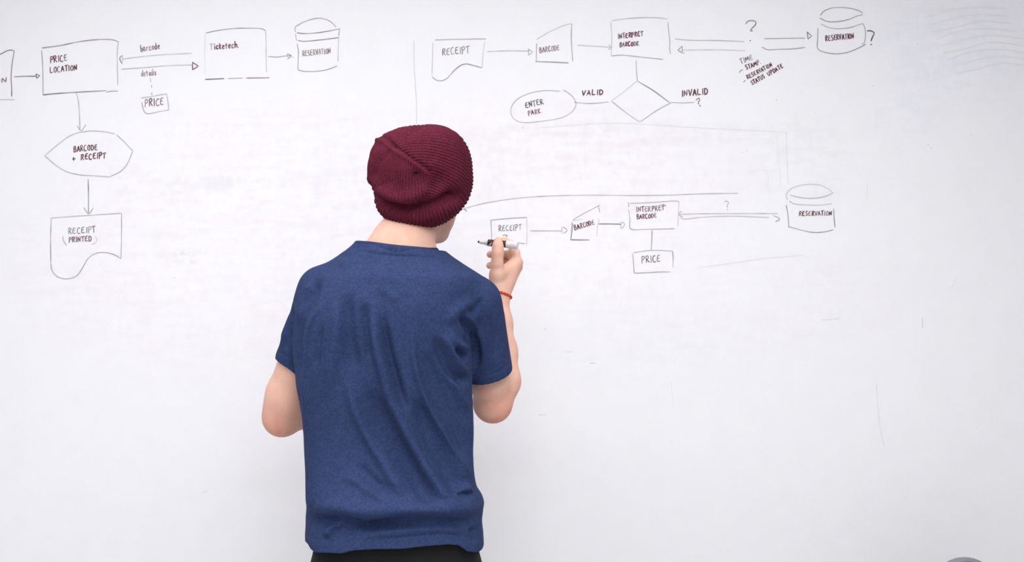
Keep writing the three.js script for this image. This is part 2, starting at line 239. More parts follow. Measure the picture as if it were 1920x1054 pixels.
shape('drawn_note', 'slanted handwritten list below the question mark', (k) => k.ln('1386,136 1389,132.5 1392.5,130.5', { d: 0.6 }).ln('1394,154 1397.5,150.5', { d: 0.7 }),
  'words TIME STAMP RESERVATION STATUS UPDATE', (t) => t.text('TIME', 1389, 120, 1413, 111, 9.5, { d: 0.6, r: 0.2, w: 1.7 }).text('STAMP.', 1399, 131, 1428, 119, 8.5, { d: 0.85, r: 0.7, w: 1.8 }).text('RESERVATION', 1402, 149, 1449, 124, 8, { d: 0.85, r: 0.6, w: 1.6, slant: 0 }).text('STATUS', 1410, 160, 1436, 145, 8, { d: 0.9, r: 0.7, w: 1.8 }).text('UPDATE', 1441, 143, 1470, 126, 8, { d: 0.8, r: 0.7, w: 1.7 }));
shape('drawn_cylinder', 'drawn database cylinder reading RESERVATION in the upper right corner', (k) => k.ln('1538,29 1545,21 1560,15 1578,14 1600,17 1612,21 1617,25', { d: 0.6, r: 0.4 }).ln('1537,34 1550,40 1565,41 1590,37 1610,29 1617,28', { d: 0.65, r: 0.3 }).ln('1539,45 1555,52 1572,54 1592,52 1618,44', { d: 0.52 }).ln('1618,44 1622,55 1622,75 1619,82 1616,82', { d: 0.6, r: 0.4 }).ln('1533.5,53 1533,75 1532.5,89 1536,94 1550,99 1570,101 1590,98 1612,89 1623,83', { d: 0.62 }),
  'word RESERVATION in red-black marker', (t) => t.text('RESERVATION', 1548, 77, 1602, 72, 10, { d: 0.9, r: 0.8, w: 1.8 }));
shape('drawn_question_mark', 'bold question mark right of the upper cylinder', (k) => k.ln('1626,58 1633,58 1639,62 1636,69 1633,77', { d: 0.85, w: 2.2 }).dot(1633.5, 83.5, 1.8));

// lower right chart
shape('drawn_arrow', 'long curved arrow above the lower chart', (k) => k.ln('868,392 900,383 960,373 1020,368 1100,366 1180,366.5 1250,366 1320,363.5 1384,362.5', { d: 0.45 }).ln('868,392 872,393 875,396', { d: 0.65 }));
shape('drawn_box', 'drawn box reading RECEIPT behind the raised hand', (k) => k.ln('920,413 950,410 987,408', { d: 0.6 }).ln('920.5,413 922,450', { d: 0.55 }).ln('987.5,406 988,430 987.5,460', { d: 0.26 }).ln('972,455.5 984,457', { d: 0.55 }),
  'word RECEIPT and a question mark', (t) => t.text('RECEIPT', 935, 434, 979, 431, 10.5, { d: 0.6, r: 0.25, w: 1.6 }).ln('943,442 947,440.5 951,441.5 949,444.5', { d: 0.6 }));
shape('drawn_arrow', null, (k) => k.ln('994,433 1030,433 1054,433', { d: 0.5 }).ln('1053,426 1054,438', { d: 0.4 }).ln('1056,426 1062,430 1063,433 1057,437.5', { d: 0.6 }));
shape('drawn_box', 'drawn slant-topped box reading BARCODE in the lower chart', (k) => k.ln('1074,412.5 1095,400 1125,384.5', { d: 0.5, sharp: true }).ln('1122,386 1124.5,398', { d: 0.5 }).ln('1075,414 1092,411', { d: 0.3 }).ln('1073,417 1072,435 1070,449', { d: 0.7, w: 1.9 }).ln('1070,449.5 1085,450 1105,450', { d: 0.7, w: 1.9 }).ln('1121,410 1123,414 1120,425 1119.5,443', { d: 0.26 }),
  'word BARCODE in red-black marker', (t) => t.text('BARCODE', 1078, 432, 1116, 420, 9, { d: 0.75, r: 0.8, w: 1.7 }));
shape('drawn_arrow', null, (k) => k.ln('1121,420 1140,420 1165,420.5', { d: 0.7, w: 1.9 }).ln('1164,417 1168,417 1171,421 1165,429 1163.5,418', { d: 0.6 }));
shape('drawn_box', 'drawn box reading INTERPRET BARCODE in the lower chart', (k) => k.ln('1181,381.5 1220,380 1265,377 1273,378', { d: 0.5 }).ln('1178,380 1179,388', { d: 0.45 }).ln('1178.5,393 1181,410 1181,427 1184,430 1215,430 1264,429', { d: 0.52 }).ln('1273,378 1272,400 1271,424', { d: 0.3 }),
  'words INTERPRET BARCODE', (t) => t.text('INTERPRET', 1193, 398, 1247, 394, 10, { d: 0.7, r: 0.5, w: 1.6 }).text('BARCODE', 1194, 411, 1232, 408, 8.5, { d: 0.75, r: 0.8, w: 1.7 }).ln('1240,387.5 1249,385', { d: 0.6 }));
shape('drawn_box', 'drawn box reading PRICE hanging below the lower chart', (k) => k.ln('1222.5,432 1222,450 1221,470', { d: 0.6 }).ln('1188,474 1215,470 1235,469.5 1261,471', { d: 0.5 }).ln('1186,476 1188,495 1189,512', { d: 0.65 }).ln('1189,512.5 1210,511.5 1240,510 1257,510', { d: 0.5 }).ln('1261,471 1262,485 1261.5,501', { d: 0.52 }),
  'word PRICE', (t) => t.text('PRICE', 1203, 494, 1240, 490, 13, { d: 0.65, r: 0.35, w: 1.7 }));
shape('drawn_arrow', 'pair of opposite arrows under a small question mark', (k) => k.ln('1272,402 1310,401 1400,400.5 1458,400.5', { d: 0.42 }).ln('1278,396 1272,402 1280,407', { d: 0.45 }).ln('1276,408 1281,410.5 1320,407 1380,405.5 1442,408', { d: 0.38 }).ln('1449,404 1462,410.5 1454,416', { d: 0.55 }),
  'small question mark', (t) => t.ln('1358,379 1362,377 1366,380 1363,386 1364,389', { d: 0.45, w: 1.5 }).dot(1364, 393, 1.1));
shape('drawn_cylinder', 'drawn database cylinder reading RESERVATION in the lower chart', (k) => k.ln('1474,364 1482,355 1500,348 1520,345.5 1540,348 1555,356 1561,361.5', { d: 0.36 }).ln('1474,364 1474,369 1477,374', { d: 0.35 }).ln('1481,366 1500,370.5 1525,372 1548,368 1562,362', { d: 0.45 }).ln('1480,377 1488,382 1515,384.5 1540,384.5 1559,382', { d: 0.36 }).ln('1474,385 1477,400 1479,427', { d: 0.65, w: 1.9 }).ln('1479,425 1500,431 1525,436 1545,435 1562,431', { d: 0.55 }).ln('1563,392 1564,410 1565.5,426', { d: 0.65, w: 1.9 }),
  'word RESERVATION', (t) => t.text('RESERVATION', 1498, 405, 1560, 404, 8.5, { d: 0.8, r: 0.55, w: 1.7 }));
shape('drawn_frame_line', 'faint half-erased outline around the lower chart', (k) => k.ln('1010,240 1130,231 1200,232 1300,239 1400,244 1474,248', { d: 0.1, w: 1.4 }).ln('1474,248 1475,290 1478,345', { d: 0.13, w: 1.4 }).ln('1456,255 1460,300 1464,350', { d: 0.06 }).ln('1506,479 1440,484 1370,494 1310,502', { d: 0.1, w: 1.4 }).ln('1405,322 1438,321 1440,350 1441,360', { d: 0.05 }).ln('1100,235 1097,280 1098,340', { d: 0.04 }));
const stray = shape('stray_marks', 'faint stray specks and leftover lines from wiped ink', (k) => {
  k.ln('1643,718 1646,760 1650,800 1658,838', { d: 0.14, w: 1.2 }).ln('1729,595 1730,615', { d: 0.3, w: 1.2 }).ln('1540,600 1560,599 1574,597', { d: 0.16, w: 1.3 }).ln('1107,681.5 1116,681', { d: 0.35, w: 1.3 }).ln('1060,660 1073,659.5', { d: 0.12 }).ln('1010,778 1026,778', { d: 0.15 }).ln('1794,519 1790,530 1783,541', { d: 0.12, r: 4, w: 1.2 }).ln('1131,530 1137,560', { d: 0.08, w: 1.2 }).ln('378,924 390,921', { d: 0.18, w: 1.3 }).ln('1258,715 1262,765', { d: 0.05 }).ln('1626,345 1626,372', { d: 0.1, w: 1.1 }).ln('1643,205 1643,245', { d: 0.06 });
  for (const [x, y, d] of [[837, 437, 0.6], [980, 240, 0.5], [1399, 284, 0.3], [1456, 188, 0.35], [1636, 162, 0.45], [1821, 253, 0.3], [1720, 83, 0.25], [328, 521, 0.3], [375, 430, 0.25], [1392, 286, 0.25], [218, 546, 0.2], [1740, 272, 0.3], [1746, 278, 0.25], [1022, 617, 0.3], [1831, 803, 0.2]]) k.dot(x, y, 1.1, { d });
  for (let n = 0; n < 9; n++) { const y = 22 + n * 13, x = 1735 + n * 7; k.ln([[x, y + 12], [x + 40, y - 2 + (n % 3) * 3], [x + 90, y - 8], [x + 150, y - 6 + n]], { d: 0.035 + (n % 3) * 0.012, w: 2.4 }); }
});
stray.userData.kind = 'stuff';

// ---------------------------------------------------------------- solids from distance fields
function field(f, lo, hi, h, keep, newton = 2) {
  const n = [0, 1, 2].map((k) => Math.ceil((hi.getComponent(k) - lo.getComponent(k)) / h / 8) * 8), [nx, ny, nz] = n, sx = nx + 1, sxy = sx * (ny + 1);
  const val = new Float32Array(sxy * (nz + 1)).fill(1), X = (i) => lo.x + i * h, Y = (j) => lo.y + j * h, Z = (k) => lo.z + k * h;
  const active = [], reach = h * 8 * 0.87 * 1.35 + 0.004;
  for (let bz = 0; bz < nz; bz += 8) for (let by2 = 0; by2 < ny; by2 += 8) for (let bx2 = 0; bx2 < nx; bx2 += 8) {
    if (Math.abs(f(X(bx2 + 4), Y(by2 + 4), Z(bz + 4))) > reach) continue;
    active.push([bx2, by2, bz]);
    for (let k = bz; k <= bz + 8; k++) for (let j = by2; j <= by2 + 8; j++) for (let i = bx2; i <= bx2 + 8; i++) { const at = i + j * sx + k * sxy; if (val[at] === 1) val[at] = f(X(i), Y(j), Z(k)); }
  }
  const id = new Map(), pos = [], index = [];
  const corner = [0, 1, sx, sx + 1, sxy, sxy + 1, sxy + sx, sxy + sx + 1], edges = [[0, 1], [2, 3], [4, 5], [6, 7], [0, 2], [1, 3], [4, 6], [5, 7], [0, 4], [1, 5], [2, 6], [3, 7]];
  for (const [a, b, c] of active) for (let k = c; k < c + 8; k++) for (let j = b; j < b + 8; j++) for (let i = a; i < a + 8; i++) {
    const at = i + j * sx + k * sxy; let m = 0;
    for (let q = 0; q < 8; q++) if (val[at + corner[q]] < 0) m |= 1 << q;
    if (m === 0 || m === 255) continue;
    let x = 0, y = 0, z = 0, cnt = 0;
    for (const [p, q] of edges) {
      if (((m >> p) & 1) === ((m >> q) & 1)) continue;
      const va = val[at + corner[p]], vb = val[at + corner[q]], t = va / (va - vb);
      x += lerp(p & 1, q & 1, t); y += lerp((p >> 1) & 1, (q >> 1) & 1, t); z += lerp((p >> 2) & 1, (q >> 2) & 1, t); cnt++;
    }
    id.set(at, pos.length / 3); pos.push(X(i) + (x / cnt) * h, Y(j) + (y / cnt) * h, Z(k) + (z / cnt) * h);
  }
  for (const at of id.keys()) {
    const dirs = [[1, sx, sxy], [sx, sxy, 1], [sxy, 1, sx]];
    for (const [d, u, w] of dirs) {
      const va = val[at] < 0, vb = val[at + d] < 0;
      if (va === vb) continue;
      const A = id.get(at), B = id.get(at - u), C = id.get(at - u - w), D = id.get(at - w);
      if (B === undefined || C === undefined || D === undefined) continue;
      if (va) index.push(A, B, C, A, C, D); else index.push(A, C, B, A, D, C);
    }
  }
  const e = h * 0.35, nor = new Float32Array(pos.length);
  for (let k = 0; k < pos.length; k += 3) {
    let gx, gy, gz;
    for (let it = 0; it <= newton; it++) {
      const x = pos[k], y = pos[k + 1], z = pos[k + 2];
      gx = f(x + e, y, z) - f(x - e, y, z); gy = f(x, y + e, z) - f(x, y - e, z); gz = f(x, y, z + e) - f(x, y, z - e);
      const l = Math.hypot(gx, gy, gz) || 1; gx /= l; gy /= l; gz /= l;
      if (it === newton) break;
      const s = clamp(f(x, y, z) / Math.max(0.35, l / (2 * e)), -h * 0.5, h * 0.5);
      pos[k] -= gx * s; pos[k + 1] -= gy * s; pos[k + 2] -= gz * s;
    }
    nor[k] = gx; nor[k + 1] = gy; nor[k + 2] = gz;
  }
  let tri = index;
  if (keep) { tri = []; for (let k = 0; k < index.length; k += 3) { const [a, b, c] = [index[k] * 3, index[k + 1] * 3, index[k + 2] * 3]; if (keep((pos[a] + pos[b] + pos[c]) / 3, (pos[a + 1] + pos[b + 1] + pos[c + 1]) / 3, (pos[a + 2] + pos[b + 2] + pos[c + 2]) / 3)) tri.push(index[k], index[k + 1], index[k + 2]); } }
  const g = new THREE.BufferGeometry();
  g.setAttribute('position', new THREE.Float32BufferAttribute(pos, 3)); g.setAttribute('normal', new THREE.BufferAttribute(nor, 3)); g.setIndex(tri);
  return g;
}
const smin = (a, b, k) => { const h = Math.max(k - Math.abs(a - b), 0) / k; return Math.min(a, b) - h * h * k * 0.25; };
const cone = (a, b, ra, rb) => { const dx = b.x - a.x, dy = b.y - a.y, dz = b.z - a.z, L = dx * dx + dy * dy + dz * dz; return (x, y, z) => { const px = x - a.x, py = y - a.y, pz = z - a.z, t = clamp((px * dx + py * dy + pz * dz) / L, 0, 1); return Math.hypot(px - dx * t, py - dy * t, pz - dz * t) - lerp(ra, rb, t); }; };
const chain = (pts, k) => { const parts = []; for (let q = 0; q + 1 < pts.length; q++) parts.push(cone(pts[q][0], pts[q + 1][0], pts[q][1], pts[q + 1][1])); return (x, y, z) => { let d = parts[0](x, y, z); for (let q = 1; q < parts.length; q++) d = smin(d, parts[q](x, y, z), k); return d; }; };
const egg = (c, r) => (x, y, z) => { const px = x - c.x, py = y - c.y, pz = z - c.z, k0 = Math.hypot(px / r[0], py / r[1], pz / r[2]), k1 = Math.hypot(px / (r[0] * r[0]), py / (r[1] * r[1]), pz / (r[2] * r[2])); return k1 < 1e-9 ? -Math.min(...r) : k0 * (k0 - 1) / k1; };
const blend = (list, k) => (x, y, z) => { let d = list[0](x, y, z); for (let q = 1; q < list.length; q++) d = smin(d, list[q](x, y, z), k); return d; };
const near = (f, c, r) => (x, y, z) => { const d = Math.hypot(x - c.x, y - c.y, z - c.z) - r; return d > 0.09 ? d : f(x, y, z); };   // far from a part, the distance to its bounding ball will do
const baked = (rows, c) => { const lo = 440, n = 2600, a = new Float64Array(n); for (let k = 0; k < n; k++) a[k] = table(rows, lo + k * 0.25, c); return (v) => { const t = clamp((v - lo) * 4, 0, n - 2), k = t | 0; return a[k] + (a[k + 1] - a[k]) * (t - k); }; };
const table = (rows, y, c) => { if (y <= rows[0][0]) return rows[0][c]; for (let q = 1; q < rows.length; q++) if (y <= rows[q][0]) { const t = (y - rows[q - 1][0]) / (rows[q][0] - rows[q - 1][0]), a = rows[Math.max(0, q - 2)][c], b = rows[q - 1][c], d = rows[q][c], e = rows[Math.min(rows.length - 1, q + 1)][c]; return b + 0.5 * t * (d - a + t * (2 * a - 5 * b + 4 * d - e + t * (3 * (b - d) + e - a))); } return rows[rows.length - 1][c]; };

// ---------------------------------------------------------------- the person
const TD = 2.2, S = TD / FOCAL;                                     // the trunk's distance; metres per photo pixel there
const ux = (x) => x / S + 960, uy = (y) => 527 - (y - EYE) / S;     // the trunk's own measuring grid (photo pixels at its distance)
const person = thing('person', 'person seen from behind in burgundy beanie and navy t-shirt, raising a marker to the whiteboard', 'person', [0, 0, 0]);

// -- skin
const F = V(0.2, 0.1, -0.97).normalize(), SIDE = V(0.97, 0, 0.2).normalize(), UP = V().crossVectors(SIDE, F).normalize();
const HEAD = Q(793, 345, 2.25), hd = (s, u, f) => HEAD.clone().addScaledVector(SIDE, s).addScaledVector(UP, u).addScaledVector(F, f);
const inHead = (d) => (x, y, z) => { const px = x - HEAD.x, py = y - HEAD.y, pz = z - HEAD.z; return d(px * SIDE.x + py * SIDE.y + pz * SIDE.z, px * UP.x + py * UP.y + pz * UP.z, px * F.x + py * F.y + pz * F.z); };
const headShape = (() => {
  const solid = blend([egg(V(0, 0.015, -0.008), [0.07, 0.088, 0.088]), egg(V(0, -0.04, 0.03), [0.056, 0.08, 0.06])], 0.03);
  const jaw = blend([cone(V(0.046, -0.062, 0.01), V(0.012, -0.108, 0.072), 0.018, 0.016), cone(V(-0.046, -0.062, 0.01), V(-0.012, -0.108, 0.072), 0.018, 0.016), cone(V(0.012, -0.108, 0.072), V(-0.012, -0.108, 0.072), 0.017, 0.017)], 0.02);
  const nose = blend([cone(V(0, 0.004, 0.082), V(0, -0.038, 0.104), 0.008, 0.011), cone(V(0.012, -0.04, 0.094), V(-0.012, -0.04, 0.094), 0.008, 0.008)], 0.012);
  const lips = blend([cone(V(-0.02, -0.07, 0.083), V(0.02, -0.07, 0.083), 0.006, 0.006), cone(V(-0.017, -0.08, 0.082), V(0.017, -0.08, 0.082), 0.006, 0.006)], 0.004);
  const brow = cone(V(-0.035, 0.012, 0.074), V(0.035, 0.012, 0.074), 0.009, 0.009);
  const ears = blend([chain([[V(0.07, 0.01, -0.012), 0.007], [V(0.076, -0.02, -0.02), 0.008], [V(0.07, -0.045, -0.006), 0.006]], 0.01), chain([[V(-0.07, 0.01, -0.012), 0.007], [V(-0.076, -0.02, -0.02), 0.008], [V(-0.07, -0.045, -0.006), 0.006]], 0.01)], 0.001);
  const sockets = [egg(V(0.031, -0.008, 0.092), [0.015, 0.011, 0.012]), egg(V(-0.031, -0.008, 0.092), [0.015, 0.011, 0.012])];
  return near(inHead((x, y, z) => { let d = smin(solid(x, y, z), jaw(x, y, z), 0.03); d = smin(d, brow(x, y, z), 0.015); d = -smin(-d, Math.min(sockets[0](x, y, z), sockets[1](x, y, z)), 0.012); d = smin(d, nose(x, y, z), 0.012); d = smin(d, lips(x, y, z), 0.008); return smin(d, ears(x, y, z), 0.006); }), HEAD, 0.17);
})();
const neck = near(chain([[Q(784, 398, 2.283), 0.052], [Q(759, 452, 2.212), 0.0565], [Q(748, 500, 2.198), 0.06]], 0.02), Q(765, 450, 2.22), 0.12);
const traps = near(blend([cone(Q(735, 468, 2.2), Q(668, 512, 2.205), 0.046, 0.034), cone(Q(770, 480, 2.2), Q(840, 528, 2.205), 0.04, 0.032)], 0.02), Q(755, 490, 2.2), 0.17);
const trunk = near(blend([cone(Q(700, 570, 2.2), Q(712, 820, 2.225), 0.068, 0.06), cone(Q(785, 575, 2.2), Q(772, 820, 2.225), 0.068, 0.06), cone(Q(640, 552, 2.2), Q(845, 570, 2.2), 0.04, 0.04), cone(Q(700, 930, 2.22), Q(790, 930, 2.22), 0.06, 0.06), cone(Q(742, 800, 2.225), Q(742, 950, 2.22), 0.06, 0.06)], 0.05), Q(742, 750, 2.2), 0.38);
const ankle = (s) => V(Q(743 + s * 95, 527, TD).x, 0.09, -2.2), knee = (s) => V(Q(743 + s * 84, 527, TD).x, 0.5, -2.215), hip = (s) => V(Q(743 + s * 74, 527, TD).x, 0.9, -2.2);
const legs = blend([-1, 1].map((s) => chain([[hip(s), 0.075], [knee(s), 0.05], [ankle(s), 0.036], [ankle(s).add(V(s * 0.015, -0.045, -0.11)), 0.028]], 0.02)), 0.02);
const armLeft = near(chain([[Q(600, 552, 2.205), 0.034], [Q(566, 655, 2.262), 0.041], [Q(541, 740, 2.305), 0.0455], [Q(535, 764, 2.316), 0.0425], [Q(529, 783, 2.325), 0.0385], [Q(575, 768, 2.4), 0.040], [Q(640, 745, 2.5), 0.030], [Q(690, 728, 2.55), 0.026]], 0.018), Q(590, 690, 2.36), 0.24);
const armRight = near(chain([[Q(899, 572, 2.205), 0.03], [Q(913, 650, 2.252), 0.034], [Q(918, 715, 2.303), 0.0395], [Q(924, 757, 2.335), 0.0395], [Q(941, 715, 2.352), 0.039], [Q(940, 660, 2.375), 0.034], [Q(937, 605, 2.395), 0.0265], [Q(934, 556, 2.41), 0.0232]], 0.016), Q(920, 660, 2.32), 0.2);
const WRIST = Q(934, 553, 2.41);
const handRight = (() => {
  const palm = blend([
    cone(Q(936, 556, 2.41), Q(969, 493, 2.424), 0.0205, 0.0135), cone(Q(935, 556, 2.415), Q(969, 501, 2.444), 0.02, 0.013), cone(Q(933, 556, 2.418), Q(963, 508, 2.46), 0.018, 0.0125), cone(Q(932, 556, 2.418), Q(953, 514, 2.472), 0.016, 0.012),
    cone(Q(930, 548, 2.405), Q(931, 516, 2.398), 0.0165, 0.0155), cone(Q(936, 514, 2.4), Q(959, 499, 2.42), 0.0135, 0.0125), cone(Q(934, 540, 2.408), Q(940, 515, 2.43), 0.02, 0.016)], 0.012);
  const thumb = chain([[Q(931, 518, 2.398), 0.015], [Q(932, 496, 2.394), 0.0127], [Q(932.5, 484, 2.393), 0.0114], [Q(933, 474, 2.393), 0.0121], [Q(933.5, 462, 2.395), 0.0112], [Q(934, 452, 2.4), 0.0092]], 0.008);
  const index = chain([[Q(969, 492, 2.424), 0.0125], [Q(966, 474, 2.443), 0.0103], [Q(960, 459, 2.456), 0.0096], [Q(946, 453, 2.449), 0.0084], [Q(934, 451.5, 2.4375), 0.0076]], 0.006);
  const middle = chain([[Q(969, 500, 2.444), 0.0125], [Q(958, 476, 2.482), 0.0098], [Q(938, 477, 2.478), 0.009], [Q(919, 477, 2.462), 0.0082]], 0.006);
  const ring = chain([[Q(963, 508, 2.46), 0.012], [Q(951, 490, 2.494), 0.0095], [Q(934, 494, 2.49), 0.0088], [Q(918, 498, 2.478), 0.0078]], 0.006);
  const little = chain([[Q(953, 514, 2.472), 0.011], [Q(944, 502, 2.498), 0.0085], [Q(933, 506, 2.494), 0.0078], [Q(925, 510, 2.486), 0.0068]], 0.006);
  return (x, y, z) => { let d = palm(x, y, z); d = smin(d, thumb(x, y, z), 0.008); d = smin(d, index(x, y, z), 0.006); d = smin(d, middle(x, y, z), 0.004); d = smin(d, ring(x, y, z), 0.004); return smin(d, little(x, y, z), 0.004); };
})();
const handLeft = (() => {
  const o = Q(690, 728, 2.55), ax = V(0.85, 0.2, -0.45).normalize(), ac = V(0.1, 0.75, 0.5).normalize(); ac.addScaledVector(ax, -ac.dot(ax)).normalize(); const dn = V().crossVectors(ax, ac).normalize();
  const P = (a, b, c) => o.clone().addScaledVector(ax, a).addScaledVector(ac, b).addScaledVector(dn, c);
  const list = [cone(P(0, 0, 0), P(0.085, 0.03, 0), 0.019, 0.012), cone(P(0, 0, 0), P(0.088, 0.01, 0), 0.02, 0.012), cone(P(0, 0, 0), P(0.085, -0.01, 0), 0.02, 0.012), cone(P(0, 0, 0), P(0.078, -0.028, 0), 0.018, 0.011)];
  const palm = blend(list, 0.012);
  const fingers = [[0.03, 0.085, 1], [0.01, 0.088, 1.08], [-0.01, 0.085, 1], [-0.028, 0.078, 0.8]].map(([b, a, l]) => chain([[P(a, b, 0), 0.0105], [P(a + 0.038 * l, b * 1.1, 0.012), 0.0092], [P(a + 0.06 * l, b * 1.12, 0.03), 0.0084], [P(a + 0.068 * l, b * 1.12, 0.048), 0.0072]], 0.006));
  const thumb = chain([[P(0.015, 0.018, 0.005), 0.016], [P(0.055, 0.052, 0.018), 0.0115], [P(0.085, 0.058, 0.03), 0.0095], [P(0.105, 0.056, 0.036), 0.008]], 0.008);
  return (x, y, z) => { let d = palm(x, y, z); for (const q of fingers) d = smin(d, q(x, y, z), 0.004); return smin(d, thumb(x, y, z), 0.008); };
})();
const WL = Q(690, 728, 2.55);
const skin = (x, y, z) => {
  let d = smin(headShape(x, y, z), neck(x, y, z), 0.02);
  d = smin(d, traps(x, y, z), 0.03); d = smin(d, trunk(x, y, z), 0.04); d = smin(d, armLeft(x, y, z), 0.02); d = smin(d, armRight(x, y, z), 0.012);
  if (Math.hypot(x - WRIST.x, y - WRIST.y, z - WRIST.z) < 0.22) d = smin(d, handRight(x, y, z), 0.012);
  if (Math.hypot(x - WL.x, y - WL.y, z - WL.z) < 0.2) d = smin(d, handLeft(x, y, z), 0.012);
  if (y < 1.1) d = smin(d, legs(x, y, z), 0.03);
  return d;
};
const wristDir = V().subVectors(Q(945, 520, 2.42), Q(936, 600, 2.397)).normalize(), pastWrist = (x, y, z) => (x - WRIST.x) * wristDir.x + (y - WRIST.y) * wristDir.y + (z - WRIST.z) * wristDir.z;
const inHandBox = (x, y, z) => Math.hypot(x - WRIST.x, y - WRIST.y, z - WRIST.z) < 0.19 && x > WRIST.x - 0.045;
const bodyParts = [
  field(skin, V(-0.62, 1.0, -2.62), V(0.1, 1.86, -2.02), 0.004, (x, y, z) => !(inHandBox(x, y, z) && pastWrist(x, y, z) > 0.003) && y > 1.0),
  field(skin, V(WRIST.x - 0.05, WRIST.y - 0.012, -2.56), V(WRIST.x + 0.08, WRIST.y + 0.16, -2.36), 0.0014, (x, y, z) => pastWrist(x, y, z) > 0 && x > WRIST.x - 0.045),
  field(skin, V(-0.62, -0.02, -2.5), V(0.1, 1.08, -2.0), 0.009, (x, y) => y <= 1.01),
];
function tone(g, f) { const p = g.attributes.position, n = g.attributes.normal, c = new Float32Array(p.count * 3); for (let k = 0; k < p.count; k++) c.set(f(p.getX(k), p.getY(k), p.getZ(k), n.getX(k), n.getY(k), n.getZ(k)), k * 3); g.setAttribute('color', new THREE.BufferAttribute(c, 3)); return g; }
const SKIN = [0.81, 0.475, 0.365];
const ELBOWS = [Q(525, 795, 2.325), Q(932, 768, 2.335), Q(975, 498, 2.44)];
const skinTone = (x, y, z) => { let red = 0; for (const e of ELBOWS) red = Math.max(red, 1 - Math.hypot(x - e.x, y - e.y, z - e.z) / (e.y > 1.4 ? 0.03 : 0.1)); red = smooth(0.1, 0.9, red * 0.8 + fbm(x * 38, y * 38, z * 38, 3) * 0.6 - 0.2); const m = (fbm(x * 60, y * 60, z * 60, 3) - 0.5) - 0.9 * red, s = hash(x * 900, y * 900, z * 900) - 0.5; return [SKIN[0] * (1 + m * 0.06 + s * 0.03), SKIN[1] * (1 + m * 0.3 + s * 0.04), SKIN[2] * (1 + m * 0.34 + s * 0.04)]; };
const skinMat = new THREE.MeshPhysicalMaterial({ vertexColors: true, roughness: 0.55, specularIntensity: 0.5 });
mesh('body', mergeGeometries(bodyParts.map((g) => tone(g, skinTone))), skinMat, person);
{
  const white = new THREE.MeshStandardMaterial({ color: 0xe6e2de, roughness: 0.3 }), brown = new THREE.MeshStandardMaterial({ color: 0x33241c, roughness: 0.6 });
  for (const s of [-1, 1]) {
    const c = hd(s * 0.031, -0.009, 0.0705), i = hd(s * 0.031, -0.009, 0.0765), eye = mesh('eye', new THREE.SphereGeometry(0.011, 20, 16).translate(c.x, c.y, c.z), white, person);
    mesh('iris', new THREE.SphereGeometry(0.0056, 16, 12).translate(i.x, i.y, i.z), brown, eye);
    mesh('eyebrow', tube([hd(s * 0.015, 0.016, 0.086), hd(s * 0.032, 0.021, 0.082), hd(s * 0.047, 0.014, 0.07)], 0.0028, 12, 8), brown, person);
  }
}

// -- t-shirt
const TRUNK = [                                                      // y, left edge, right edge (trunk grid), depth towards the viewer and away from it (metres)
  [440, 676, 810, 0.066, 0.066], [456, 670, 816, 0.07, 0.072], [472, 656, 832, 0.08, 0.08], [490, 636, 854, 0.09, 0.088], [520, 600, 893, 0.116, 0.1], [560, 568, 893, 0.128, 0.115], [600, 551, 889, 0.129, 0.125], [650, 549, 887, 0.123, 0.128], [690, 553, 886, 0.116, 0.125], [730, 560, 885, 0.109, 0.12], [770, 567, 887, 0.103, 0.116], [810, 571, 888, 0.099, 0.113],
  [850, 573, 887, 0.1, 0.112], [890, 575, 889, 0.112, 0.113], [915, 576, 894, 0.127, 0.115], [930, 577, 903, 0.137, 0.12], [942, 578, 907, 0.133, 0.122], [953, 577, 906, 0.114, 0.12], [964, 576, 905, 0.106, 0.119], [978, 576, 904, 0.112, 0.118], [1000, 575, 906, 0.121, 0.118], [1020, 577, 907, 0.124, 0.12], [1045, 584, 905, 0.125, 0.12],
];
const hemLine = [[565, 1008], [577, 1020], [583, 1030], [591, 1036], [640, 1038], [664, 1032], [700, 1030], [760, 1029], [800, 1024], [840, 1021], [860, 1023], [876, 1034], [890, 1036], [898, 1035], [904, 1030], [909, 1018], [920, 1000]];
const along = (rows, x) => { if (x <= rows[0][0]) return rows[0][1]; for (let q = 1; q < rows.length; q++) if (x <= rows[q][0]) return lerp(rows[q - 1][1], rows[q][1], (x - rows[q - 1][0]) / (rows[q][0] - rows[q - 1][0])); return rows[rows.length - 1][1]; };
const [tL, tR, tN, tF] = [1, 2, 3, 4].map((c) => baked(TRUNK, c));
const neckline = (u, z) => 457 + (u - 671) * 0.085 + 62 * smooth(0.0, 0.1, -(z + TD));
const trunkCloth = (x, y, z) => {
  const v = uy(y), l = tL(v), r = tR(v), a = (r - l) / 2 * S, cx = ((l + r) / 2 - 960) * S, dz = z + TD, b = dz > 0 ? tN(v) : tF(v), n = 2.5;
  const q = Math.pow(Math.pow(Math.abs((x - cx) / a), n) + Math.pow(Math.abs(dz / b), n), 1 / n);
  return (q - 1) * Math.min(a, b) * 0.9;
};
const yokes = blend([cone(Q(702, 502, 2.2), Q(609, 546, 2.2), 0.05, 0.047), cone(Q(786, 508, 2.2), Q(890, 566, 2.2), 0.048, 0.044)], 0.03);
const hole = (x, y, z) => { const e = (Math.hypot((x - (743 - 960) * S) / 0.07, (z + 2.202) / 0.064) - 1) * 0.064; return Math.max(e, (uy(y) - neckline(ux(x), z) - 34) * S); };
const cut = (a, b, lean) => { const n = V(b.y - a.y, a.x - b.x, lean); if (n.y > 0) n.negate(); n.normalize(); return (x, y, z) => (x - a.x) * n.x + (y - a.y) * n.y + (z - a.z) * n.z; };
